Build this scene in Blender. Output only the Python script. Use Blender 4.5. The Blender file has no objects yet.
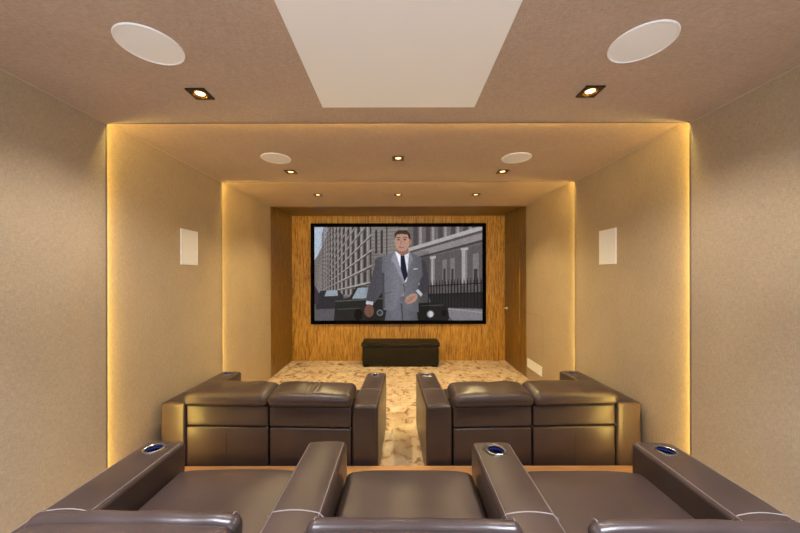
import bpy, bmesh, math, random
import numpy as np
from mathutils import Vector, Matrix, noise

random.seed(7)
S = bpy.context.scene
COL = S.collection
PI = math.pi

# ------------------------------------------------------------------ layout
CAM_Z = 1.595                       # lens height above the front floor
A1, A2, A3 = 1.915, 1.955, 1.995    # half widths of the three wall sections
H1, H2, H3, H4 = CAM_Z + 1.0, CAM_Z + 1.037, CAM_Z + 1.078, CAM_Z + 1.12
Y1, Y2, YW, YB = 2.105, 3.55, 4.995, 5.994
YR = -2.3                           # rear wall behind the lens
RISER = 0.155
RISER_Y = 2.42

# ------------------------------------------------------------------ helpers
def link(o, parent=None):
    COL.objects.link(o)
    if parent is not None:
        o.parent = parent
    return o

def obj(name, bm, mats, parent=None, smooth=True, angle=35):
    me = bpy.data.meshes.new(name)
    bmesh.ops.recalc_face_normals(bm, faces=bm.faces)
    bm.to_mesh(me)
    bm.free()
    if not isinstance(mats, (list, tuple)):
        mats = [mats]
    for m in mats:
        me.materials.append(m)
    if smooth:
        me.shade_smooth()
        me.set_sharp_from_angle(angle=math.radians(angle))
    return link(bpy.data.objects.new(name, me), parent)

def tag(o, label, cat, group=None):
    o['label'] = label
    o['category'] = cat
    if group:
        o['group'] = group
    return o

def thing(name, label, cat, loc=(0, 0, 0), rz=0.0, group=None):
    o = bpy.data.objects.new(name, None)
    o.empty_display_size = 0.1
    link(o)
    o.location = loc
    o.rotation_euler = (0, 0, rz)
    return tag(o, label, cat, group)

def struct(name, bm, m, parent=None, smooth=False):
    o = obj(name, bm, m, parent, smooth)
    if parent is None:
        o['kind'] = 'structure'
    return o

def copy_tree(src, label=None, group=None):
    def rec(o, parent):
        c = o.copy()
        COL.objects.link(c)
        if parent is not None:
            c.parent = parent
        for ch in list(o.children):
            rec(ch, c)
        return c
    r = rec(src, None)
    if label:
        r['label'] = label
    if group:
        r['group'] = group
    return r

def add_box(bm, lo, hi, mat=0):
    vs = [bm.verts.new((x, y, z)) for x in (lo[0], hi[0]) for y in (lo[1], hi[1]) for z in (lo[2], hi[2])]
    for idx in ((0, 1, 3, 2), (4, 6, 7, 5), (0, 4, 5, 1), (2, 3, 7, 6), (0, 2, 6, 4), (1, 5, 7, 3)):
        f = bm.faces.new([vs[i] for i in idx])
        f.material_index = mat
    return bm

def box(lo, hi, bevel=0.0, seg=2):
    bm = bmesh.new()
    add_box(bm, lo, hi)
    if bevel:
        bmesh.ops.bevel(bm, geom=bm.edges[:], offset=bevel, segments=seg, profile=0.6, affect='EDGES')
    return bm

def add_tube(bm, pts, r, sides=6, mat=0):
    rings = []
    pts = [Vector(p) for p in pts]
    for i, p in enumerate(pts):
        t = (pts[min(i + 1, len(pts) - 1)] - pts[max(i - 1, 0)]).normalized()
        up = Vector((0, 0, 1)) if abs(t.z) < 0.9 else Vector((1, 0, 0))
        u = t.cross(up).normalized()
        v = t.cross(u)
        rings.append([bm.verts.new(p + r * (math.cos(a) * u + math.sin(a) * v))
                      for a in (2 * PI * k / sides for k in range(sides))])
    for a, b in zip(rings, rings[1:]):
        for k in range(sides):
            f = bm.faces.new((a[k], a[(k + 1) % sides], b[(k + 1) % sides], b[k]))
            f.material_index = mat
    bm.faces.new(rings[0]).material_index = mat
    bm.faces.new(rings[-1][::-1]).material_index = mat
    return bm

def add_lathe(bm, prof, n=32, mat=0, mats=None, close=False, c=(0, 0, 0)):
    rings = []
    for r, z in prof:
        if r < 1e-6:
            rings.append([bm.verts.new((c[0], c[1], c[2] + z))])
        else:
            rings.append([bm.verts.new((c[0] + r * math.cos(2 * PI * k / n), c[1] + r * math.sin(2 * PI * k / n), c[2] + z)) for k in range(n)])
    for i, (a, b) in enumerate(zip(rings, rings[1:])):
        mi = mats[i] if mats else mat
        for k in range(n):
            k2 = (k + 1) % n
            if len(a) == 1 and len(b) == 1:
                continue
            if len(a) == 1:
                f = bm.faces.new((a[0], b[k2], b[k]))
            elif len(b) == 1:
                f = bm.faces.new((a[k], a[k2], b[0]))
            else:
                f = bm.faces.new((a[k], a[k2], b[k2], b[k]))
            f.material_index = mi
    return bm

def rbox(lo, hi, r, n=(4, 4, 4), fn=None, extra=(None, None, None), seg=4):
    """A rounded block with a regular surface grid; fn(p, uvw) may push vertices about."""
    c = [(a + b) / 2 for a, b in zip(lo, hi)]
    h = [(b - a) / 2 for a, b in zip(lo, hi)]
    rr = [min(r, x * 0.98) for x in h]
    rad = min(rr)
    axes = []
    for k in range(3):
        inner = h[k] - rad
        ts = [rad * math.tan(PI / 4 * i / seg) for i in range(1, seg + 1)]
        mid = [-inner + 2 * inner * i / n[k] for i in range(n[k] + 1)]
        if extra[k]:
            mid = sorted(set(mid + [e for e in extra[k] if -inner < e < inner]))
        axes.append([-inner - t for t in ts[::-1]] + mid + [inner + t for t in ts])
    bm = bmesh.new()
    cache = {}
    def vert(i, j, k):
        key = (i, j, k)
        if key not in cache:
            p = Vector((axes[0][i], axes[1][j], axes[2][k]))
            q = Vector([max(-(h[m] - rad), min(h[m] - rad, p[m])) for m in range(3)])
            d = p - q
            if d.length > 1e-9:
                q = q + d.normalized() * rad
            w = Vector([q[m] / h[m] for m in range(3)])
            if fn:
                q = fn(q, w)
            cache[key] = bm.verts.new((q[0] + c[0], q[1] + c[1], q[2] + c[2]))
        return cache[key]
    N = [len(a) - 1 for a in axes]
    for m, (a, b) in enumerate(((1, 2), (0, 2), (0, 1))):
        for side in (0, N[m]):
            for i in range(N[a]):
                for j in range(N[b]):
                    def key(u, v):
                        t = [0, 0, 0]
                        t[m] = side; t[a] = u; t[b] = v
                        return vert(*t)
                    bm.faces.new((key(i, j), key(i + 1, j), key(i + 1, j + 1), key(i, j + 1)))
    return bm

# ------------------------------------------------------------------ materials
def lin(c):
    return tuple(((x / 255 + 0.055) / 1.055) ** 2.4 if x / 255 > 0.04045 else x / 255 / 12.92 for x in c)

def mat(name, base, rough=0.5, metal=0.0, spec=0.5, **kw):
    m = bpy.data.materials.new(name)
    m.use_nodes = True
    b = m.node_tree.nodes['Principled BSDF']
    b.inputs['Base Color'].default_value = (*base, 1)
    b.inputs['Roughness'].default_value = rough
    b.inputs['Metallic'].default_value = metal
    b.inputs['Specular IOR Level'].default_value = spec
    for k, v in kw.items():
        b.inputs[k].default_value = v
    return m

class NT:
    def __init__(self, m):
        self.m = m; self.t = m.node_tree; self.b = self.t.nodes['Principled BSDF']
        self.tc = self.t.nodes.new('ShaderNodeTexCoord')
    def noise(self, scale, s=(1, 1, 1), detail=2, rough=0.5, dist=0.0):
        mp = self.t.nodes.new('ShaderNodeMapping')
        mp.inputs['Scale'].default_value = s
        self.t.links.new(self.tc.outputs['Object'], mp.inputs['Vector'])
        n = self.t.nodes.new('ShaderNodeTexNoise')
        n.inputs['Scale'].default_value = scale
        n.inputs['Detail'].default_value = detail
        n.inputs['Roughness'].default_value = rough
        n.inputs['Distortion'].default_value = dist
        self.t.links.new(mp.outputs[0], n.inputs['Vector'])
        return n.outputs['Fac']
    def ramp(self, fac, stops):
        r = self.t.nodes.new('ShaderNodeValToRGB')
        e = r.color_ramp.elements
        while len(e) < len(stops):
            e.new(0.5)
        for el, (p, c) in zip(e, stops):
            el.position = p; el.color = (*c, 1)
        self.t.links.new(fac, r.inputs['Fac'])
        return r.outputs['Color']
    def math(self, op, a, b):
        n = self.t.nodes.new('ShaderNodeMath'); n.operation = op
        for i, x in enumerate((a, b)):
            if isinstance(x, (int, float)):
                n.inputs[i].default_value = x
            else:
                self.t.links.new(x, n.inputs[i])
        return n.outputs[0]
    def mix(self, fac, a, b):
        n = self.t.nodes.new('ShaderNodeMix'); n.data_type = 'RGBA'
        for sock, x in ((n.inputs[0], fac), (n.inputs[6], a), (n.inputs[7], b)):
            if isinstance(x, (int, float)):
                sock.default_value = x
            elif isinstance(x, tuple):
                sock.default_value = (*x, 1)
            else:
                self.t.links.new(x, sock)
        return n.outputs[2]
    def color(self, c):
        self.t.links.new(c, self.b.inputs['Base Color'])
    def rough(self, f):
        self.t.links.new(f, self.b.inputs['Roughness'])
    def bump(self, h, strength=0.3, dist=0.002):
        n = self.t.nodes.new('ShaderNodeBump')
        n.inputs['Strength'].default_value = strength
        n.inputs['Distance'].default_value = dist
        self.t.links.new(h, n.inputs['Height'])
        self.t.links.new(n.outputs[0], self.b.inputs['Normal'])

def fabric(name, lo, hi, ceiling):
    m = mat(name, lo, 0.85, spec=0.2)
    n = NT(m)
    if ceiling:
        a = n.noise(1, (45, 260, 1)); b = n.noise(1, (260, 45, 1))
    else:
        a = n.noise(1, (45, 45, 260)); b = n.noise(1, (260, 260, 36))
    c = n.noise(3.0, detail=3)
    f = n.math('ADD', n.math('MULTIPLY', n.math('ADD', a, b), 0.42), n.math('MULTIPLY', c, 0.16))
    n.color(n.ramp(f, [(0.34, lo), (0.66, hi)]))
    n.bump(f, 0.15, 0.002)
    return m

M = {}
M['wall'] = fabric('linen wallcovering', (0.335, 0.265, 0.185), (0.475, 0.385, 0.275), False)
M['ceil'] = fabric('linen ceiling covering', (0.385, 0.290, 0.230), (0.515, 0.405, 0.330), True)
M['white'] = mat('white satin paint', (0.87, 0.88, 0.90), 0.4, spec=0.4)
M['grille'] = mat('white perforated grille', (0.86, 0.87, 0.89), 0.55)
_n = NT(M['grille']); _n.bump(_n.noise(500, detail=0), 0.2, 0.001)

def wood(name, stops, s=(1, 1, 1), scale=1.0, rough=0.35):
    m = mat(name, stops[0][1], rough, spec=0.4)
    n = NT(m)
    a = n.noise(scale, s, 4, 0.6, 0.4)
    b = n.noise(scale * 3.1, s, 2, 0.5)
    f = n.math('ADD', n.math('MULTIPLY', a, 0.65), n.math('MULTIPLY', b, 0.35))
    n.color(n.ramp(f, stops))
    n.bump(f, 0.1, 0.001)
    return m
ZEB = [(0.33, (0.085, 0.034, 0.006)), (0.43, (0.25, 0.120, 0.022)), (0.53, (0.44, 0.240, 0.048)), (0.70, (0.56, 0.34, 0.085))]
M['veneer'] = wood('streaked upright wood veneer', ZEB, (66, 66, 4.5))
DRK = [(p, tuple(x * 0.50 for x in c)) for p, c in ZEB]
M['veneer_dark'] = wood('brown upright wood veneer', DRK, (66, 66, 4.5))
M['oak'] = wood('orange oak', [(0.3, (0.40, 0.19, 0.06)), (0.7, (0.62, 0.34, 0.13))], (2, 40, 40))

M['carpet'] = mat('silky blotched pile carpet', (0.6, 0.5, 0.4), 0.75, spec=0.3)
_n = NT(M['carpet'])
_a = _n.noise(11, (1, 0.75, 1), 2.5, 0.58, 0.8); _b = _n.noise(3.2, (1, 1, 1), 2, 0.5, 0.8); _c = _n.noise(160, detail=2)
_f = _n.math('ADD', _n.math('ADD', _n.math('MULTIPLY', _a, 0.66), _n.math('MULTIPLY', _b, 0.22)), _n.math('MULTIPLY', _c, 0.12))
_n.color(_n.ramp(_f, [(0.375, (0.22, 0.125, 0.065)), (0.425, (0.40, 0.265, 0.17)), (0.46, (0.60, 0.47, 0.335)), (0.64, (0.76, 0.645, 0.49))]))
_d = _n.noise(2.6, (1, 1, 1), 3, 0.6, 0.5)
_n.color(_n.mix(_n.ramp(_d, [(0.46, (0, 0, 0)), (0.68, (0.55, 0.55, 0.55))]), _n.b.inputs['Base Color'].links[0].from_socket, (0.48, 0.29, 0.19)))
_n.bump(_f, 0.7, 0.02)

def leather(name, lo, hi, rough, spec=0.42):
    m = mat(name, lo, rough, spec=spec)
    n = NT(m)
    g = n.noise(260, detail=2); w = n.noise(5, detail=3)
    n.color(n.ramp(w, [(0.3, lo), (0.7, hi)]))
    n.rough(n.math('ADD', n.math('MULTIPLY', w, 0.14), rough - 0.07))
    n.bump(n.math('ADD', n.math('MULTIPLY', g, 0.25), w), 0.22, 0.004)
    return m
M['leather'] = leather('brown leather', (0.041, 0.027, 0.0245), (0.057, 0.038, 0.035), 0.32)
M['black_leather'] = leather('black leather', (0.006, 0.005, 0.005), (0.011, 0.010, 0.009), 0.5, 0.12)
M['stitch'] = mat('pale stitching thread', (0.30, 0.25, 0.235), 0.6)
M['seam'] = mat('dark leather piping', (0.022, 0.014, 0.012), 0.5)
M['black_base'] = mat('black plinth', (0.012, 0.011, 0.010), 0.6)  # recessed sofa plinth, black in its own colour
M['chrome'] = mat('chrome', (0.5, 0.5, 0.54), 0.2, 1.0)
M['steel'] = mat('satin steel', (0.9, 0.9, 0.88), 0.45, 0.6)
M['edge'] = mat('wrapped panel edge', (0.20, 0.15, 0.105), 0.8)
M['cup'] = mat('dark blue lacquered cup', (0.004, 0.006, 0.02), 0.25)
M['blue'] = mat('blue ring light', (0.008, 0.014, 0.07), 0.3)
_b = M['blue'].node_tree.nodes['Principled BSDF']
_b.inputs['Emission Color'].default_value = (0.03, 0.10, 0.9, 1); _b.inputs['Emission Strength'].default_value = 0.10
M['bronze'] = mat('dark bronze', (0.055, 0.035, 0.018), 0.35, 0.7)
M['gold'] = mat('gold reflector', (0.80, 0.46, 0.12), 0.25, 1.0)
M['bulb'] = mat('warm lamp face', (1, 0.9, 0.7), 0.4)
_b = M['bulb'].node_tree.nodes['Principled BSDF']
_b.inputs['Emission Color'].default_value = (1.0, 0.66, 0.28, 1); _b.inputs['Emission Strength'].default_value = 3.2
M['black'] = mat('black velvet frame', (0.002, 0.002, 0.002), 0.9, spec=0.02)
M['groove'] = mat('fabric joint', (0.33, 0.25, 0.17), 0.8)
M['bead'] = mat('pale edge bead', (0.50, 0.405, 0.295), 0.7)

# ------------------------------------------------------------------ room shell
def plan_wall(sign):
    """Stepped wall seen in plan, extruded upwards; inner face steps out at each section."""
    ins = [(A1, YR), (A1, Y1), (A2, Y1), (A2, Y2), (A3, Y2), (A3, YW)]
    out = 2.25
    pts = ins + [(out, YW), (out, YR)]
    bm = bmesh.new()
    lo = [bm.verts.new((sign * x, y, -0.1)) for x, y in pts]
    hi = [bm.verts.new((sign * x, y, H4 + 0.12)) for x, y in pts]
    n = len(pts)
    for i in range(n):
        j = (i + 1) % n
        bm.faces.new((lo[i], lo[j], hi[j], hi[i]))
    bm.faces.new(lo); bm.faces.new(hi)
    return bm
struct('wall_left', plan_wall(-1), M['wall'])
struct('wall_right', plan_wall(1), M['wall'])
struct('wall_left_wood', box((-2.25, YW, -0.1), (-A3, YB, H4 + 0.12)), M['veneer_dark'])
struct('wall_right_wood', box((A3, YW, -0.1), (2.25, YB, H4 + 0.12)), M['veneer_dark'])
struct('wall_front', box((-2.25, YB, -0.1), (2.25, YB + 0.15, H4 + 0.12)), M['veneer'])

bm = bmesh.new()
prof = [(YR, H1), (Y1, H1), (Y1, H2), (Y2, H2), (Y2, H3), (YW, H3), (YW, H4 + 0.12), (YR, H4 + 0.12)]
lo = [bm.verts.new((-A3, y, z)) for y, z in prof]
hi = [bm.verts.new((A3, y, z)) for y, z in prof]
for i in range(len(prof)):
    j = (i + 1) % len(prof)
    bm.faces.new((lo[i], lo[j], hi[j], hi[i]))
bm.faces.new(lo); bm.faces.new(hi)
struct('ceiling', bm, M['ceil'])
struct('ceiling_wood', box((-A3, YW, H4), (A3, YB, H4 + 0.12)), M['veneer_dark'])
struct('trim_1', box((-A3, YW - 0.004, H3), (A3, YW + 0.03, H4 + 0.01)), M['veneer_dark'])

struct('floor', box((-2.25, RISER_Y - 0.02, -0.1), (2.25, YB, 0.0)), M['carpet'])
struct('floor_riser', box((-A2, YR, -0.1), (A2, RISER_Y - 0.22, RISER)), M['carpet'])
struct('trim_2', box((-A2, RISER_Y - 0.22, -0.02), (A2, RISER_Y, RISER + 0.002), 0.006), M['oak'])

nb = 4
for s in (-1, 1):
    for y0, y1, a, h in ((YR, Y1, A1, H1), (Y1, Y2, A2, H2), (Y2, YW, A3, H3)):
        x0, x1 = sorted((s * a, s * (a - 0.004)))
        struct('trim_%d' % nb, box((x0, y0, h - 0.005), (x1, y1, h)), M['bead'])
        nb += 1

for s in (-1, 1):                            # wrapped edges at the ends of the wall and ceiling panels
    for y, a, h in ((Y1, A1, H1), (Y2, A2, H2)):
        x0, x1 = sorted((s * (a - 0.001), s * (a + 0.004)))
        struct('trim_%d' % nb, box((x0, y - 0.012, 0), (x1, y, h)), M['edge'])
        nb += 1
for y, a, h in ((Y1, A1, H1), (Y2, A2, H2)):
    struct('trim_%d' % nb, box((-a, y - 0.012, h - 0.001), (a, y, h + 0.004)), M['edge'])
    nb += 1

# rear wall behind the lens with a window opening added for fill daylight
WX, WZ0, WZ1 = 1.5, 0.35, 2.5
bm = bmesh.new()
add_box(bm, (-2.25, YR - 0.15, -0.1), (-WX, YR, H4 + 0.12))
add_box(bm, (WX, YR - 0.15, -0.1), (2.25, YR, H4 + 0.12))
add_box(bm, (-WX, YR - 0.15, -0.1), (WX, YR, WZ0))
add_box(bm, (-WX, YR - 0.15, WZ1), (WX, YR, H4 + 0.12))
struct('wall_rear', bm, M['wall'])
bm = bmesh.new()
for x0, x1, z0, z1 in ((-WX, -WX + .05, WZ0, WZ1), (WX - .05, WX, WZ0, WZ1), (-WX, WX, WZ0, WZ0 + .05), (-WX, WX, WZ1 - .05, WZ1), (-.025, .025, WZ0, WZ1)):
    add_box(bm, (x0, YR - 0.13, z0), (x1, YR - 0.07, z1))
struct('added_window_1', bm, M['white'])

# low flush access panel in the right-hand fabric wall (joint lines only) and door leaf in the wood wall
bm = bmesh.new()
zt = CAM_Z - 0.578
add_box(bm, (A3 - 0.0015, 4.43, zt - 0.004), (A3 + 0.01, YW - 0.01, zt + 0.004))
add_box(bm, (A3 - 0.0015, 4.43, 0.0), (A3 + 0.01, 4.437, zt))
struct('trim_3', bm, M['groove'])

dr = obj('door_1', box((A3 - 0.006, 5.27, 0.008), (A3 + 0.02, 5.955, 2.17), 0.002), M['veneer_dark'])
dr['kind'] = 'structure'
bm = bmesh.new()
hz, hy = CAM_Z - 0.60, 5.86
add_lathe(bm, [(0.0, 0.0), (0.026, 0.0), (0.026, 0.008), (0.0, 0.008)], 20)
bmesh.ops.rotate(bm, verts=bm.verts, matrix=Matrix.Rotation(-PI / 2, 3, 'Y'))
bmesh.ops.translate(bm, verts=bm.verts, vec=(A3 - 0.006, hy, hz))
add_tube(bm, [(A3 - 0.01, hy, hz), (A3 - 0.055, hy, hz), (A3 - 0.06, hy - 0.01, hz), (A3 - 0.06, hy - 0.13, hz)], 0.010, 8)
obj('door_handle', bm, M['steel'], dr)

# ------------------------------------------------------------------ ceiling fittings
bm = bmesh.new()
add_box(bm, (-0.448, 0.45, H1 - 0.006), (0.452, 1.895, H1 + 0.001))
bmesh.ops.bevel(bm, geom=bm.edges[:], offset=0.002, segments=1, affect='EDGES')
tag(obj('ceiling_panel', bm, M['white'], smooth=False), 'large flat white rectangular panel set flush in the near ceiling', 'ceiling panel')

def ceiling_speaker(label, loc):
    t = thing('ceiling_speaker', label, 'speaker', loc, 0, 'round ceiling speakers')
    obj('frame', add_lathe(bmesh.new(), [(0.1195, 0.0), (0.1195, -0.005), (0.122, -0.0065), (0.1255, -0.0055), (0.127, 0.0)], 64), M['white'], t)
    obj('grille', add_lathe(bmesh.new(), [(0.0, -0.0055), (0.06, -0.0052), (0.1195, -0.0035)], 64), M['grille'], t)
    return t
sp = ceiling_speaker('larger round white ceiling speaker left of the white ceiling panel', (-1.075, 1.388, H1))
for label, loc in (('larger round white ceiling speaker right of the white ceiling panel', (1.049, 1.378, H1)),
                   ('smaller-looking round white speaker in the middle ceiling section, left side', (-1.079, 2.824, H2)),
                   ('smaller-looking round white speaker in the middle ceiling section, right side', (1.042, 2.824, H2))):
    c = copy_tree(sp, label); c.location = loc

def downlight(label, loc):
    t = thing('downlight', label, 'downlight', loc, 0, 'square recessed downlights')
    h = 0.051
    bm = bmesh.new()
    n = 32
    def sq(k, s):
        a = 2 * PI * k / n
        c_, s_ = math.cos(a), math.sin(a)
        q = s / max(abs(c_), abs(s_))
        return c_ * q, s_ * q
    rings = []
    for f in (lambda k: (*sq(k, h), 0.0), lambda k: (*sq(k, h), -0.008), lambda k: (0.038 * math.cos(2 * PI * k / n), 0.038 * math.sin(2 * PI * k / n), -0.008)):
        rings.append([bm.verts.new(f(k)) for k in range(n)])
    for a, b in zip(rings, rings[1:]):
        for k in range(n):
            bm.faces.new((a[k], a[(k + 1) % n], b[(k + 1) % n], b[k]))
    obj('frame', bm, M['bronze'], t)
    obj('reflector', add_lathe(bmesh.new(), [(0.038, -0.008), (0.034, -0.0045), (0.025, -0.002)], 32), M['gold'], t)
    obj('lamp', add_lathe(bmesh.new(), [(0.025, -0.002), (0.012, -0.0025), (0.0, -0.0028)], 32), M['bulb'], t)
    return t
DL = [('square bronze downlight in the near ceiling, left of the white panel', -1.085, 1.753, H1),
      ('square bronze downlight in the near ceiling, right of the white panel', 1.043, 1.737, H1),
      ('square downlight on the centre line of the middle ceiling section', 0.0, 2.824, H2),
      ('square downlight in the middle ceiling section beyond the left round speaker', -1.072, 3.19, H2),
      ('square downlight in the middle ceiling section beyond the right round speaker', 1.039, 3.19, H2),
      ('far ceiling row downlight on the left, before the wood wall', -1.071, 4.259, H3),
      ('far ceiling row downlight in the centre, above the screen', 0.0, 4.259, H3),
      ('far ceiling row downlight on the right, before the wood wall', 1.031, 4.259, H3)]
d0 = None
for label, x, y, z in DL:
    if d0 is None:
        d0 = downlight(label, (x, y, z))
    else:
        c = copy_tree(d0, label); c.location = (x, y, z)

# ------------------------------------------------------------------ wall fittings
def wall_speaker(sign, label):
    t = thing('wall_speaker', label, 'speaker', (sign * A2, 2.985, CAM_Z + 0.264), 0, 'rectangular wall speakers')
    x0, x1 = sorted((0.0, -sign * 0.010))
    bm = bmesh.new()
    w, h, e = 0.117, 0.162, 0.008
    for y0, y1, z0, z1 in ((-w, -w + e, -h, h), (w - e, w, -h, h), (-w + e, w - e, -h, -h + e), (-w + e, w - e, h - e, h)):
        add_box(bm, (x0, y0, z0), (x1, y1, z1))
    obj('frame', bm, M['white'], t, smooth=False)
    x0, x1 = sorted((0.0, -sign * 0.008))
    obj('grille', box((x0, -w + e, -h + e), (x1, w - e, h - e)), M['grille'], t, smooth=False)
wall_speaker(-1, 'white rectangular speaker grille on the left wall')
wall_speaker(1, 'white rectangular speaker grille on the right wall')

t = thing('air_vent', 'long low white vent grille on the right wall near the floor', 'vent', (A3, 4.69, CAM_Z - 1.343))
bm = bmesh.new()
for y0, y1, z0, z1 in ((-.25, -.235, -.066, .066), (.235, .25, -.066, .066), (-.235, .235, -.066, -.052), (-.235, .235, .052, .066)):
    add_box(bm, (-0.012, y0, z0), (0.0, y1, z1))
obj('frame', bm, M['white'], t, smooth=False)
for k in range(7):
    bm = box((-0.009, -0.235, -0.0065), (-0.001, 0.235, 0.0065), 0.001, 1)
    s = obj('slat', bm, M['white'], t, smooth=False)
    s.location = (0, 0, -0.0445 + k * 0.0148)

# ------------------------------------------------------------------ projection screen
PX0, PX1, PY0, PY1 = 57.0, 728.0, 67.0, 441.0       # picture frame of reference (drawing units)
def paint():
    W, H = 672, 374
    img = np.zeros((H, W, 3)); img[:] = (116, 108, 105)
    yy, xx = np.mgrid[0:H, 0:W]
    X = PX0 + (xx + 0.5) * (PX1 - PX0) / W
    Y = PY0 + (yy + 0.5) * (PY1 - PY0) / H
    rng = np.random.default_rng(3)
    def poly(pts, c, a=1.0):
        ins = np.zeros((H, W), bool)
        n = len(pts)
        for i in range(n):
            (x1, y1), (x2, y2) = pts[i], pts[(i + 1) % n]
            if y1 == y2:
                continue
            hit = ((y1 > Y) != (y2 > Y)) & (X < (x2 - x1) * (Y - y1) / (y2 - y1) + x1)
            ins ^= hit
        img[ins] = img[ins] * (1 - a) + np.array(c) * a
    def ell(cx, cy, rx, ry, c, rot=0.0):
        co, si = math.cos(rot), math.sin(rot)
        u = (X - cx) * co + (Y - cy) * si; v = -(X - cx) * si + (Y - cy) * co
        img[(u / rx) ** 2 + (v / ry) ** 2 < 1] = c
    def line(x1, y1, x2, y2, w, c, a=1.0):
        L = math.hypot(x2 - x1, y2 - y1); nx, ny = -(y2 - y1) / L * w / 2, (x2 - x1) / L * w / 2
        poly([(x1 + nx, y1 + ny), (x2 + nx, y2 + ny), (x2 - nx, y2 - ny), (x1 - nx, y1 - ny)], c, a)
    # left terrace in perspective, vanishing near (35, 345)
    vx, vy = 35.0, 345.0
    def at(x, v):                       # v: height at x = 370
        return vy - v * (x - vx) / (370 - vx)
    poly([(57, 67), (135, 67), (95, 130), (70, 180), (57, 200)], (176, 184, 194))
    xs = [370, 335, 303, 274, 248, 225, 204, 185, 168, 153, 139, 127, 116, 107, 99, 92, 86]
    poly([(400, 40), (120, 40), (112, 67), (80, 200), (62, 345), (400, 345)], (128, 119, 114))
    floors = [(18, 62), (84, 150), (172, 235), (252, 320)] + [(338 + 86 * k, 402 + 86 * k) for k in range(15)]
    for i, (xa, xb) in enumerate(zip(xs, xs[1:])):
        w = xa - xb
        for v0, v1 in floors:
            a, b = xb + w * .18, xb + w * .62
            poly([(a, at(a, v0)), (b, at(b, v0)), (b, at(b, v1)), (a, at(a, v1))], (74, 69, 70))
            poly([(a, at(a, v0)), (a + w * .1, at(a, v0)), (a + w * .1, at(a, v1)), (a, at(a, v1))], (52, 48, 50))
            c0, c1 = xb + w * .72, xb + w * .93
            poly([(c0, at(c0, v0)), (c1, at(c1, v0)), (c1, at(c1, v1)), (c0, at(c0, v1))], (158, 149, 143))
    for v, th in [(72, 12), (160, 11), (243, 10)] + [(328 + 86 * k, 10) for k in range(15)]:
        poly([(62, at(62, v)), (400, at(400, v)), (400, at(400, v + th)), (62, at(62, v + th))], (166, 158, 152))
        poly([(62, at(62, v - 7)), (400, at(400, v - 7)), (400, at(400, v)), (62, at(62, v))], (70, 65, 66))
    # banded corner pavilion behind the figure
    poly([(285, 67), (440, 67), (440, 345), (285, 345)], (136, 128, 122))
    for k in range(18):
        y = 70 + k * 15
        line(285, y + 6, 440, y - 3, 2.2, (104, 97, 94))
    for x in (300, 322):
        poly([(x, 80), (x + 9, 78), (x + 9, 170), (x, 174)], (70, 66, 68))
        poly([(x, 200), (x + 9, 197), (x + 9, 290), (x, 292)], (64, 60, 62))
    line(347, 67, 347, 200, 4, (46, 44, 46))
    # right hand terrace: deep cornice, porch columns
    poly([(430, 67), (728, 67), (728, 345), (430, 345)], (112, 104, 102))
    for k in range(6):
        x = 452 + k * 50
        poly([(x, 67), (x + 18, 67), (x + 18, 150 - k * 16), (x, 156 - k * 16)], (84, 78, 79))
        poly([(x + 24, 67), (x + 34, 67), (x + 34, 145 - k * 16), (x + 24, 148 - k * 16)], (150, 143, 138))
    for o, th, c in ((0, 14, (172, 166, 160)), (14, 9, (92, 86, 86)), (23, 22, (142, 135, 131)), (45, 8, (78, 73, 74))):
        poly([(430, 152 + o), (728, 62 + o * 1.25), (728, 62 + (o + th) * 1.25), (430, 152 + o + th)], c)
    poly([(445, 205), (728, 135), (728, 345), (445, 345)], (98, 92, 92))
    for x, w in ((568, 18), (600, 18), (690, 24)):
        poly([(x, 200 - (x - 568) * .2), (x + w, 196 - (x - 568) * .2), (x + w, 300), (x, 300)], (126, 119, 116))
        poly([(x + 4, 236), (x + w - 5, 234), (x + w - 5, 300), (x + 4, 300)], (70, 66, 68))
    for x, w, y in ((470, 10, 200), (523, 15, 186), (646, 22, 152)):
        poly([(x, y), (x + w, y - 3), (x + w, 300), (x, 300)], (164, 157, 152))
        poly([(x + w * .65, y), (x + w, y - 3), (x + w, 300), (x + w * .65, 300)], (132, 126, 123))
        poly([(x - 4, y), (x + w + 4, y - 3), (x + w + 4, y + 7), (x - 4, y + 9)], (174, 168, 162))
    # road and pavement
    poly([(57, 345), (728, 345), (728, 441), (57, 441)], (96, 92, 94))
    poly([(560, 392), (728, 398), (728, 441), (610, 441)], (128, 124, 126))
    line(560, 391, 728, 410, 4, (150, 146, 146))
    # railings
    poly([(510, 335), (728, 328), (728, 394), (530, 388)], (52, 51, 54))
    k = 0
    x = 512.0
    while x < 728:
        t_ = 292 - (x - 512) * .07
        line(x, t_, x, 392, 3.6 + (x - 512) * .006, (38, 38, 41))
        line(x, t_ - 9, x, t_, 2.2, (40, 40, 43))
        x += 11.0 + (x - 512) * .015
    line(510, 304, 728, 292, 4, (38, 38, 41)); line(510, 338, 728, 331, 4, (40, 40, 43))
    # parked cars
    poly([(62, 360), (80, 322), (150, 318), (172, 340), (172, 392), (62, 396)], (58, 57, 60))
    poly([(96, 344), (106, 320), (148, 318), (150, 342)], (150, 156, 160))
    poly([(57, 300), (74, 330), (74, 372), (57, 376)], (70, 62, 72))
    poly([(134, 441), (140, 362), (196, 350), (224, 306), (318, 303), (340, 350), (352, 441)], (50, 50, 49))
    poly([(206, 354), (230, 310), (276, 308), (268, 352)], (148, 156, 162))
    line(140, 364, 340, 352, 5, (92, 92, 88)); line(146, 396, 240, 392, 3, (84, 84, 80))
    ell(232, 418, 17, 24, (30, 30, 31)); ell(318, 410, 13, 13, (120, 122, 122)); ell(318, 410, 8, 8, (66, 68, 70))
    poly([(466, 372), (556, 368), (590, 390), (596, 430), (590, 441), (466, 441)], (44, 44, 45))
    line(480, 382, 572, 380, 4, (78, 78, 78))
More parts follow.
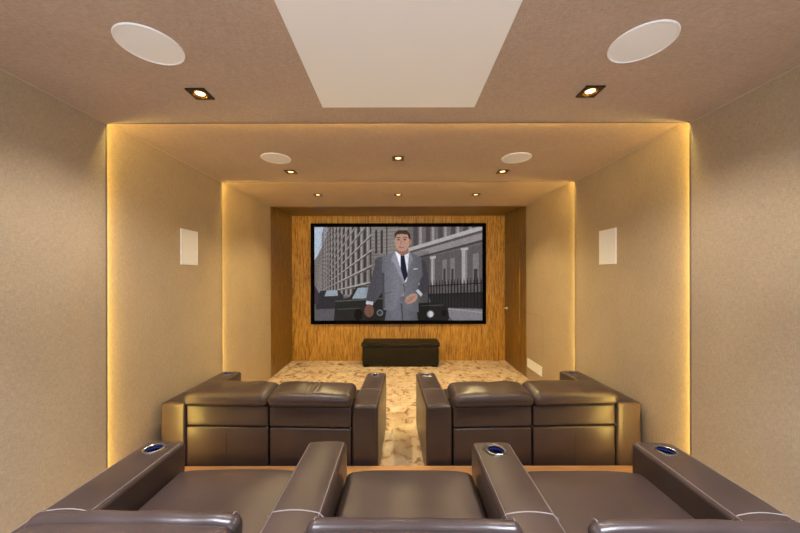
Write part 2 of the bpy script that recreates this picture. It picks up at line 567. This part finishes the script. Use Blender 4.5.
    ell(520, 416, 16, 16, (90, 90, 92)); ell(520, 416, 12, 12, (196, 196, 194)); ell(574, 412, 10, 14, (28, 28, 30))
    # anonymous figure in a grey suit
    suit, sh, hi = (112, 110, 115), (82, 80, 86), (134, 132, 138)
    poly([(338, 441), (348, 372), (400, 350), (462, 372), (470, 441)], (104, 102, 107))
    line(404, 372, 410, 441, 5, (70, 68, 73))
    poly([(306, 190), (340, 180), (352, 260), (326, 330), (296, 372), (262, 366), (270, 318), (288, 258)], (92, 90, 95))
    poly([(470, 186), (500, 206), (516, 290), (508, 330), (488, 338), (462, 322), (478, 296)], sh)
    poly([(328, 184), (380, 164), (440, 166), (484, 190), (490, 260), (470, 300), (474, 408), (420, 398), (414, 322), (404, 340), (372, 404), (330, 398), (334, 320), (326, 250)], suit)
    poly([(380, 166), (416, 290), (426, 284), (436, 166)], (212, 212, 218))
    poly([(401, 178), (416, 178), (430, 262), (417, 286), (402, 250)], (42, 42, 60))
    poly([(378, 164), (362, 200), (376, 214), (414, 296), (418, 288), (388, 190)], hi)
    poly([(438, 164), (452, 196), (442, 212), (422, 292), (430, 276), (436, 200)], hi)
    line(414, 296, 418, 330, 2.5, (70, 68, 72))
    line(326, 336, 366, 326, 3, (88, 86, 90)); line(452, 236, 470, 234, 4, (200, 200, 204))
    poly([(326, 250), (336, 250), (338, 390), (330, 398)], sh)
    poly([(264, 362), (292, 366), (290, 380), (262, 376)], (206, 206, 212))
    poly([(462, 322), (472, 316), (490, 336), (482, 346)], (206, 206, 212))
    ell(275, 402, 19, 26, (118, 84, 72)); ell(444, 354, 27, 17, (176, 138, 120), -0.6)
    for k in range(4):
        line(424 + k * 6, 372 - k * 3, 440 + k * 7, 346 - k * 2, 1.6, (128, 94, 82))
    poly([(388, 140), (432, 140), (434, 172), (408, 184), (386, 168)], (146, 108, 94))
    ell(408, 122, 31, 43, (178, 140, 122))
    poly([(377, 116), (378, 92), (392, 80), (426, 80), (440, 96), (442, 122), (434, 112), (430, 98), (404, 94), (386, 98)], (72, 58, 50))
    ell(440, 128, 6, 11, (160, 120, 104))
    for ex in (393, 419):
        line(ex - 8, 110, ex + 8, 110, 3.0, (84, 62, 54)); ell(ex, 118, 5, 2.6, (70, 56, 52))
    line(404, 120, 402, 136, 3, (150, 112, 98)); line(394, 149, 416, 149, 3, (128, 84, 78))
    u = np.clip((X - 300) / 190, 0, 1)
    fig = (np.abs(img - img.mean(axis=2, keepdims=True)).max(axis=2) < 9) & (X > 262) & (X < 516) & (Y > 164)
    img[fig] *= (1.10 - 0.22 * np.abs(u[fig] - 0.45) * 2)[:, None]
    mott = rng.normal(0, 1, (H // 4 + 1, W // 3 + 1)).repeat(4, 0).repeat(3, 1)[:H, :W]
    fine = rng.normal(0, 1, (H // 2 + 1, W // 2 + 1)).repeat(2, 0).repeat(2, 1)[:H, :W]
    img *= 1 + 0.03 * mott[:, :, None] + 0.035 * fine[:, :, None]
    img = ((img - 108) * 1.12 + 102) * np.array((0.985, 1.0, 1.03))
    img += rng.normal(0, 4, (H, W, 1))
    img = np.clip(img, 0, 255)
    img = img.reshape(H // 2, 2, W // 2, 2, 3).mean(axis=(1, 3))
    return img
img = paint()
ih, iw = img.shape[:2]
ys = YB - 0.05
k_ = (YB - 0.05) / 320.0
sx0, sx1 = (310.6 - 398.5) * k_, (486.2 - 398.5) * k_
sz0, sz1 = CAM_Z - (324.2 - 275.5) * k_, CAM_Z - (223.2 - 275.5) * k_
t = thing('projection_screen', 'wide projection screen in black frame on the wood wall showing a street scene', 'screen', ((sx0 + sx1) / 2, YB, sz0))
ox, oz = (sx0 + sx1) / 2, sz0
hw, hh, e = (sx1 - sx0) / 2, sz1 - sz0, 0.066
bm = bmesh.new()
outer = [(-hw, 0), (hw, 0), (hw, hh), (-hw, hh)]
inner = [(-hw + e, e), (hw - e, e), (hw - e, hh - e), (-hw + e, hh - e)]
R = [[bm.verts.new((x, y, z)) for x, z in ring] for ring, y in ((outer, 0.0), (outer, -0.05), (inner, -0.05), (inner, -0.02))]
for a, b in zip(R, R[1:]):
    for q in range(4):
        bm.faces.new((a[q], a[(q + 1) % 4], b[(q + 1) % 4], b[q]))
obj('frame', bm, M['black'], t, smooth=False)
me = bpy.data.meshes.new('picture')
pw, ph = hw - e, hh - 2 * e
gx = np.linspace(-pw, pw, iw + 1); gz = np.linspace(hh - e, e, ih + 1)
co = np.zeros(((ih + 1) * (iw + 1), 3)); co[:, 0] = np.tile(gx, ih + 1); co[:, 2] = np.repeat(gz, iw + 1); co[:, 1] = -0.022
r_, c_ = np.mgrid[0:ih, 0:iw]
i0 = (r_ * (iw + 1) + c_).ravel()
faces = np.stack([i0, i0 + iw + 1, i0 + iw + 2, i0 + 1], 1)
me.from_pydata(co.tolist(), [], faces.tolist())
at_ = me.color_attributes.new('picture', 'FLOAT_COLOR', 'CORNER')
s_ = img.reshape(-1, 3) / 255.0
l_ = np.where(s_ > 0.04045, ((s_ + 0.055) / 1.055) ** 2.4, s_ / 12.92)
rgba = np.ones((ih * iw, 4, 4), np.float32); rgba[:, :, :3] = l_[:, None, :]
at_.data.foreach_set('color', rgba.ravel())
M['picture'] = mat('glowing picture', (0.004, 0.004, 0.004), 0.8, spec=0.02)
nt = M['picture'].node_tree
an = nt.nodes.new('ShaderNodeVertexColor'); an.layer_name = 'picture'
nt.links.new(an.outputs['Color'], nt.nodes['Principled BSDF'].inputs['Emission Color'])
nt.nodes['Principled BSDF'].inputs['Emission Strength'].default_value = 0.92
me.materials.append(M['picture'])
link(bpy.data.objects.new('picture', me), t)

# ------------------------------------------------------------------ black storage bench under the screen
t = thing('storage_bench', 'low black leather storage bench under the screen', 'bench', (0.035, 5.76, 0))
def soft(p, w):
    q = Vector(p); q.z += 0.004 * noise.noise(Vector((p[0] * 6, p[1] * 6, 3))) ; q.y += 0.004 * noise.noise(Vector((p[0] * 7, 1, p[2] * 7)))
    return q
obj('body', rbox((-0.665, -0.20, 0.035), (0.665, 0.20, 0.345), 0.018, (14, 4, 4), soft), M['black_leather'], t)
obj('lid', rbox((-0.682, -0.215, 0.352), (0.682, 0.205, 0.425), 0.02, (14, 4, 2), soft), M['black_leather'], t)
for sx in (-1, 1):
    for sy in (-1, 1):
        f = obj('foot', box((-0.05, -0.04, 0), (0.05, 0.04, 0.04), 0.006), M['black_leather'], t)
        f.location = (sx * 0.60, sy * 0.15, 0)

# ------------------------------------------------------------------ sofas
def wob(p, s, a, seed):
    return a * noise.noise(Vector((p[0] * s + seed, p[1] * s, p[2] * s)))

def armrest(root, x, w, D, H, cup, seed):
    def fn(p, q):
        p = Vector(p)
        p.z += wob(p, 5, 0.004, seed) * (q[2] > 0) + 0.005 * max(0, q[2]) * (1 - q[0] ** 2)
        p.x += wob(p, 4, 0.003, seed + 9)
        return p
    bm = rbox((-w / 2, 0, 0.045), (w / 2, D, H), 0.022, (4, 14, 6), fn)
    a = obj('armrest', bm, M['leather'], root)
    a.location = (x, 0, 0)
    z = H + 0.005
    if cup:
        cy = D - 0.095
        cb = add_lathe(bmesh.new(), [(0, -0.09), (0.041, -0.09), (0.041, 0.05), (0, 0.05)], 36, c=(0, cy, H))
        cut = obj('cutter', cb, M['cup'], root)
        cut.location = (x, 0, 0)
        md = a.modifiers.new('b', 'BOOLEAN'); md.object = cut; md.operation = 'DIFFERENCE'; md.solver = 'EXACT'
        bpy.context.view_layer.update()
        dg = bpy.context.evaluated_depsgraph_get()
        nm = bpy.data.meshes.new_from_object(a.evaluated_get(dg))
        a.modifiers.clear()
        nm.materials.clear(); nm.materials.append(M['leather'])
        nm.polygons.foreach_set('material_index', [0] * len(nm.polygons))
        a.data = nm
        bpy.data.objects.remove(cut)
        cm = bmesh.new()
        add_lathe(cm, [(0.0, -0.075), (0.030, -0.075), (0.036, -0.03), (0.0372, -0.014), (0.0372, -0.007), (0.0385, 0.003), (0.044, 0.0065), (0.049, 0.004), (0.050, -0.002)], 48,
                  mats=[1, 1, 1, 2, 0, 0, 0, 0], c=(0, cy, z))
        for k in range(24):                                    # ribbed rim
            an_ = 2 * PI * k / 24
            add_tube(cm, [(0.0372 * math.cos(an_), cy + 0.0372 * math.sin(an_), z - 0.02), (0.043 * math.cos(an_), cy + 0.043 * math.sin(an_), z + 0.0068)], 0.0022, 5, 0)
        obj('cup_holder', cm, [M['chrome'], M['cup'], M['blue']], a)
    # stitching: two long top seams and one cross seam
    st = bmesh.new()
    ysm = D * 0.42
    n = 14
    for s in (-1, 1):
        pts = [(s * (w / 2 - 0.014), 0.03 + (D - 0.06) * k / n, 0) for k in range(n + 1)]
        pts = [(px, py, H + 0.0012 + wob((px, py - D / 2, (H - 0.045) / 2), 5, 0.004, seed)) for px, py, _ in pts]
        add_tube(st, pts, 0.0011, 5)
    pts = [(-w / 2 - 0.001 + (w + 0.002) * k / 10, ysm + 0.012 * math.sin(PI * k / 10), 0) for k in range(11)]
    pts = [(px, py, H + 0.0055 * (1 - (2 * px / w) ** 2) + 0.001 + wob((px, py - D / 2, (H - 0.045) / 2), 5, 0.004, seed) - (0.012 if abs(px) > w / 2 - 0.008 else 0)) for px, py, _ in pts]
    add_tube(st, [(pts[0][0], pts[0][1], H - 0.10)] + pts + [(pts[-1][0], pts[-1][1], H - 0.10)], 0.0022, 5)
    obj('stitching', st, M['stitch'], a)
    return a

def headrest(root, x, w, y0, y1, z0, z1, seed, pleats, tilt):
    cx_ = []
    if pleats:
        cx_ = [0.012 * k - 0.12 for k in range(21)]
    def fn(p, q):
        p = Vector(p)
        top = max(0.0, q[2])
        p.z += 0.016 * top * (1 - q[0] ** 4) * (1 - q[1] ** 2) + wob(p, 6, 0.008, seed) * top + wob(p, 16, 0.003, seed + 4) * top
        p.y += wob(p, 5, 0.006, seed + 2)
        p.z += tilt * q[1] * (z1 - z0)
        p.z -= 0.010 * top * abs(q[0]) ** 6
        if pleats:
            for o, a in ((-0.055, 0.006), (-0.02, 0.010), (0.012, 0.010), (0.05, 0.006)):
                xx = p.x - o - 0.05 * o / 0.05 * q[1] * 0.3
                p.z -= a * top * math.exp(-(xx / 0.009) ** 2) * (0.6 + 0.4 * q[1])
        return p
    bm = rbox((-w / 2, y0, z0), (w / 2, y1, z1), 0.048, (16, 8, 2), fn, (cx_, None, None), 5)
    h = obj('headrest', bm, M['leather'], root, angle=60)
    h.location = (x, 0, 0)
    return h

def make_sofa(name, label, cat, loc, rz, arms, seats, D, H, group, pad, seam_panels=(), pz=(0.384, 0.551)):
    root = thing(name, label, cat, loc, rz, group)
    xs = [a[0] for a in arms]; aw = arms[0][1]
    obj('base', box((min(xs) - aw / 2 + 0.03, 0.03, 0), (max(xs) + aw / 2 - 0.03, D - 0.06, 0.06)), M['black_base'], root, smooth=False)
    for i, (x, w, cup) in enumerate(arms):
        armrest(root, x, w, D, H, cup, 11.3 * i + 2)
    for i, (x, w) in enumerate(seats):
        sd = 5.7 * i + (1 if len(seats) == 2 else 20)
        g = w / 2 - 0.006
        def puff(p, q, sd=sd):
            p = Vector(p)
            if q[2] > 0:
                p.y -= 0.035 * max(0, q[1]) ** 3 * abs(q[0]) ** 7
                p.z += 0.022 * (1 - q[0] ** 2) * (1 - max(0, q[1]) ** 4) + wob(p, 4, 0.006, sd) + wob(p, 14, 0.0018, sd + 3)
            return p
        s = obj('seat', rbox((-g, 0.16, 0.27), (g, D - 0.035, 0.437), 0.03, (12, 12, 3), puff), M['leather'], root)
        s.location = (x, 0, 0)
        f = obj('footrest', rbox((-g, D - 0.13, 0.06), (g, D - 0.045, 0.265), 0.018, (6, 2, 4)), M['leather'], root)
        f.location = (x, 0, 0)
        def bulge(p, q, sd=sd):
            p = Vector(p)
            if q[1] < 0:
                p.y -= 0.006 * (1 - q[0] ** 2) * (1 - q[2] ** 2) + wob(p, 5, 0.003, sd + 7)
            return p
        for z0, z1 in ((0.05, pz[0]), (pz[0] + 0.008, pz[1])):
            b = obj('back_panel', rbox((-g, 0.0, z0), (g, 0.17, z1), 0.014, (10, 3, 5), bulge), M['leather'], root)
            b.location = (x, 0, 0)
            if z0 > 0.1 and len(seats) == 2:
                hb = obj('hinge', box((g - 0.004, -0.004, z0 - 0.004), (g + 0.002, 0.01, z0 + 0.012), 0.002), M['chrome'], b)
            if z0 < 0.1 and i in seam_panels:
                obj('seam', add_tube(bmesh.new(), [(0.0, -0.0055, 0.07 + 0.3 * k / 6) for k in range(7)], 0.0012, 5), M['seam'], b)
        def cush(p, q, sd=sd):
            p = Vector(p)
            if q[1] > 0:
                p.y += 0.03 * (1 - q[0] ** 2) * (1 - q[2] ** 2)
            return p
        b = obj('backrest', rbox((-g, 0.14, 0.40), (g, 0.24, pad['z0'] + 0.01), 0.03, (8, 3, 6), cush), M['leather'], root)
        b.location = (x, 0, 0)
        hw_ = w / 2 + 0.006
        h = headrest(root, x, 2 * hw_, pad['y0'], pad['y1'], pad['z0'], pad['z1'] + pad.get('dz', {}).get(i, 0.0), sd, i in pad['pleats'], pad['tilt'])
        if pad.get('roll'):
            zt_ = pad['z1'] + pad.get('dz', {}).get(i, 0.0)
            def rl(p, q, sd=sd):
                p = Vector(p)
                p.z += wob(p, 6, 0.006, sd + 1) + wob(p, 18, 0.0025, sd + 5) - 0.006 * abs(q[0]) ** 5
                p.y += wob(p, 7, 0.003, sd)
                return p
            obj('front_roll', rbox((-hw_ + 0.004, pad['y1'] - 0.026, zt_ - 0.075), (hw_ - 0.004, pad['y1'] + 0.034, zt_ + 0.010), 0.0295, (24, 2, 2), rl, seg=5), M['leather'], h, angle=60)
            for s in (-1, 1):
                pts = []
                for k in range(11):
                    an_ = PI * (0.02 + 0.5 * k / 10)
                    pts.append((s * (hw_ - 0.028), pad['y1'] + 0.004 + 0.0305 * math.cos(an_), zt_ - 0.0195 + 0.0305 * math.sin(an_)))
                obj('stitching', add_tube(bmesh.new(), pts, 0.0016, 5), M['stitch'], h)
    return root

FD, FH = 0.85, 0.590
sw = 0.668
f_arms = [(-0.759, 0.205, True), (0.7625, 0.2, True)]
f_seats = [(-0.3215, 0.664), (0.3355, 0.650)]
g_arms = [(-0.754, 0.2, True), (0.752, 0.205, True)]
g_seats = [(-0.3365, 0.625), (0.3095, 0.667)]
fpad = dict(y0=-0.045, y1=0.235, z0=0.592, z1=0.695, tilt=0.12, pleats=(1,))
make_sofa('recliner_sofa', 'brown leather two-seat recliner sofa left of the carpeted aisle, seen from behind', 'sofa',
          (-1.0215, 2.485, 0), math.radians(-2.2), f_arms, f_seats, FD, FH, 'front row recliner sofas', fpad, (0,), (0.414, 0.580))
fpad2 = dict(fpad, pleats=())
make_sofa('recliner_sofa', 'brown leather two-seat recliner sofa right of the carpeted aisle, seen from behind', 'sofa',
          (1.064, 2.485, 0), math.radians(2.2), g_arms, g_seats, FD, FH, 'front row recliner sofas', fpad2, (1,), (0.414, 0.580))

P = 0.862
r_arms = [(-1.5 * P, 0.205, True), (-0.5 * P, 0.205, False), (0.5 * P, 0.205, True), (1.5 * P - 0.018, 0.215, True)]
r_seats = [(-P, P - 0.205), (0, P - 0.205), (P, P - 0.205)]
rpad = dict(y0=-0.06, y1=0.175, z0=0.56, z1=0.685, tilt=0.0, pleats=(), roll=True, dz={0: 0.012, 1: -0.004, 2: -0.004})
make_sofa('recliner_sofa', 'three-seat brown leather recliner sofa in the foreground on the raised wood-edged platform', 'sofa',
          (0.045, 0.80, RISER), math.radians(-0.6), r_arms, r_seats, 0.90, 0.56, None, rpad)

# ------------------------------------------------------------------ lights
WARM = (1.0, 0.77, 0.37)
LED = (1.0, 0.83, 0.26)
NEAR = (1.0, 0.90, 0.80)
def area(name, loc, rot, sx, sy, power, color, spread=PI):
    l = bpy.data.lights.new(name, 'AREA')
    l.shape = 'RECTANGLE'; l.size = sx; l.size_y = sy; l.energy = power; l.color = color; l.spread = spread
    o = bpy.data.objects.new(name, l); link(o); o.location = loc; o.rotation_euler = rot
    return o
def spot(name, loc, power, color, size=2.2, blend=0.7, soft=0.03):
    l = bpy.data.lights.new(name, 'SPOT')
    l.energy = power; l.color = color; l.spot_size = size; l.spot_blend = blend; l.shadow_soft_size = soft
    o = bpy.data.objects.new(name, l); link(o); o.location = loc
    return o
# LED tape tucked behind each step, shining forward along the next section
for (yy_, a0, a1, h0, h1, k) in ((Y1, A1, A2, H1, H2, 1.0), (Y2, A2, A3, H2, H3, 1.0)):
    for s in (-1, 1):
        area('led_light', (s * (a0 + a1) / 2, yy_ + 0.003, h1 / 2), (PI / 2, 0, 0), (a1 - a0) * 0.7, h1 - 0.02, 66 * k, LED).rotation_euler = (-PI / 2, 0, 0)
    area('led_light', (0, yy_ + 0.003, (h0 + h1) / 2), (-PI / 2, 0, 0), 2 * a1 - 0.02, (h1 - h0) * 0.7, 98 * k, LED)
for (label, x, y, z) in DL:
    near = z == H1
    spot('downlight_or_fill_spot', (x, y, z - 0.03), 55 if near else (30 if z == H2 else 80), NEAR if near else WARM, 2.55 if near else 2.2)
for x in (-1.06, 1.06):                     # added unseen fill spots over the rear seats, no fittings
    spot('downlight_or_fill_spot', (x, 0.25, H1 - 0.03), 330, (0.82, 0.87, 1.0), 1.9, 0.85, 0.08)
# daylight fill placed at the added rear window
area('daylight_fill', (0, YR - 0.02, (WZ0 + WZ1) / 2), (PI / 2, 0, 0), 2 * WX - 0.1, WZ1 - WZ0 - 0.1, 85, (0.70, 0.84, 1.0))

w = bpy.data.worlds.new('sky'); S.world = w; w.use_nodes = True
w.node_tree.nodes['Background'].inputs['Color'].default_value = (0.8, 0.9, 1.0, 1)
w.node_tree.nodes['Background'].inputs['Strength'].default_value = 0.6

# ------------------------------------------------------------------ camera
cd = bpy.data.cameras.new('camera')
cd.lens = 14.4; cd.sensor_width = 36; cd.sensor_fit = 'HORIZONTAL'
cd.shift_x = 1.5 / 800; cd.shift_y = 9.0 / 800
cd.clip_start = 0.01
cam = bpy.data.objects.new('camera', cd); link(cam)
cam.location = (0, 0, CAM_Z)
cam.rotation_mode = 'XYZ'
cam.matrix_world = Matrix.Translation((0, 0, CAM_Z)) @ Matrix.Rotation(PI / 2, 4, 'X') @ Matrix.Rotation(math.radians(-0.1), 4, 'Z')
S.camera = cam

vs = S.view_settings
S.display_settings.display_device = 'sRGB'
vs.view_transform = 'Standard'; vs.look = 'None'; vs.exposure = 0.12; vs.gamma = 1.0; vs.use_curve_mapping = False
S.cycles.use_denoising = True
S.cycles.use_adaptive_sampling = False
S.cycles.max_bounces = 10
S.cycles.diffuse_bounces = 6
S.cycles.sample_clamp_indirect = 6
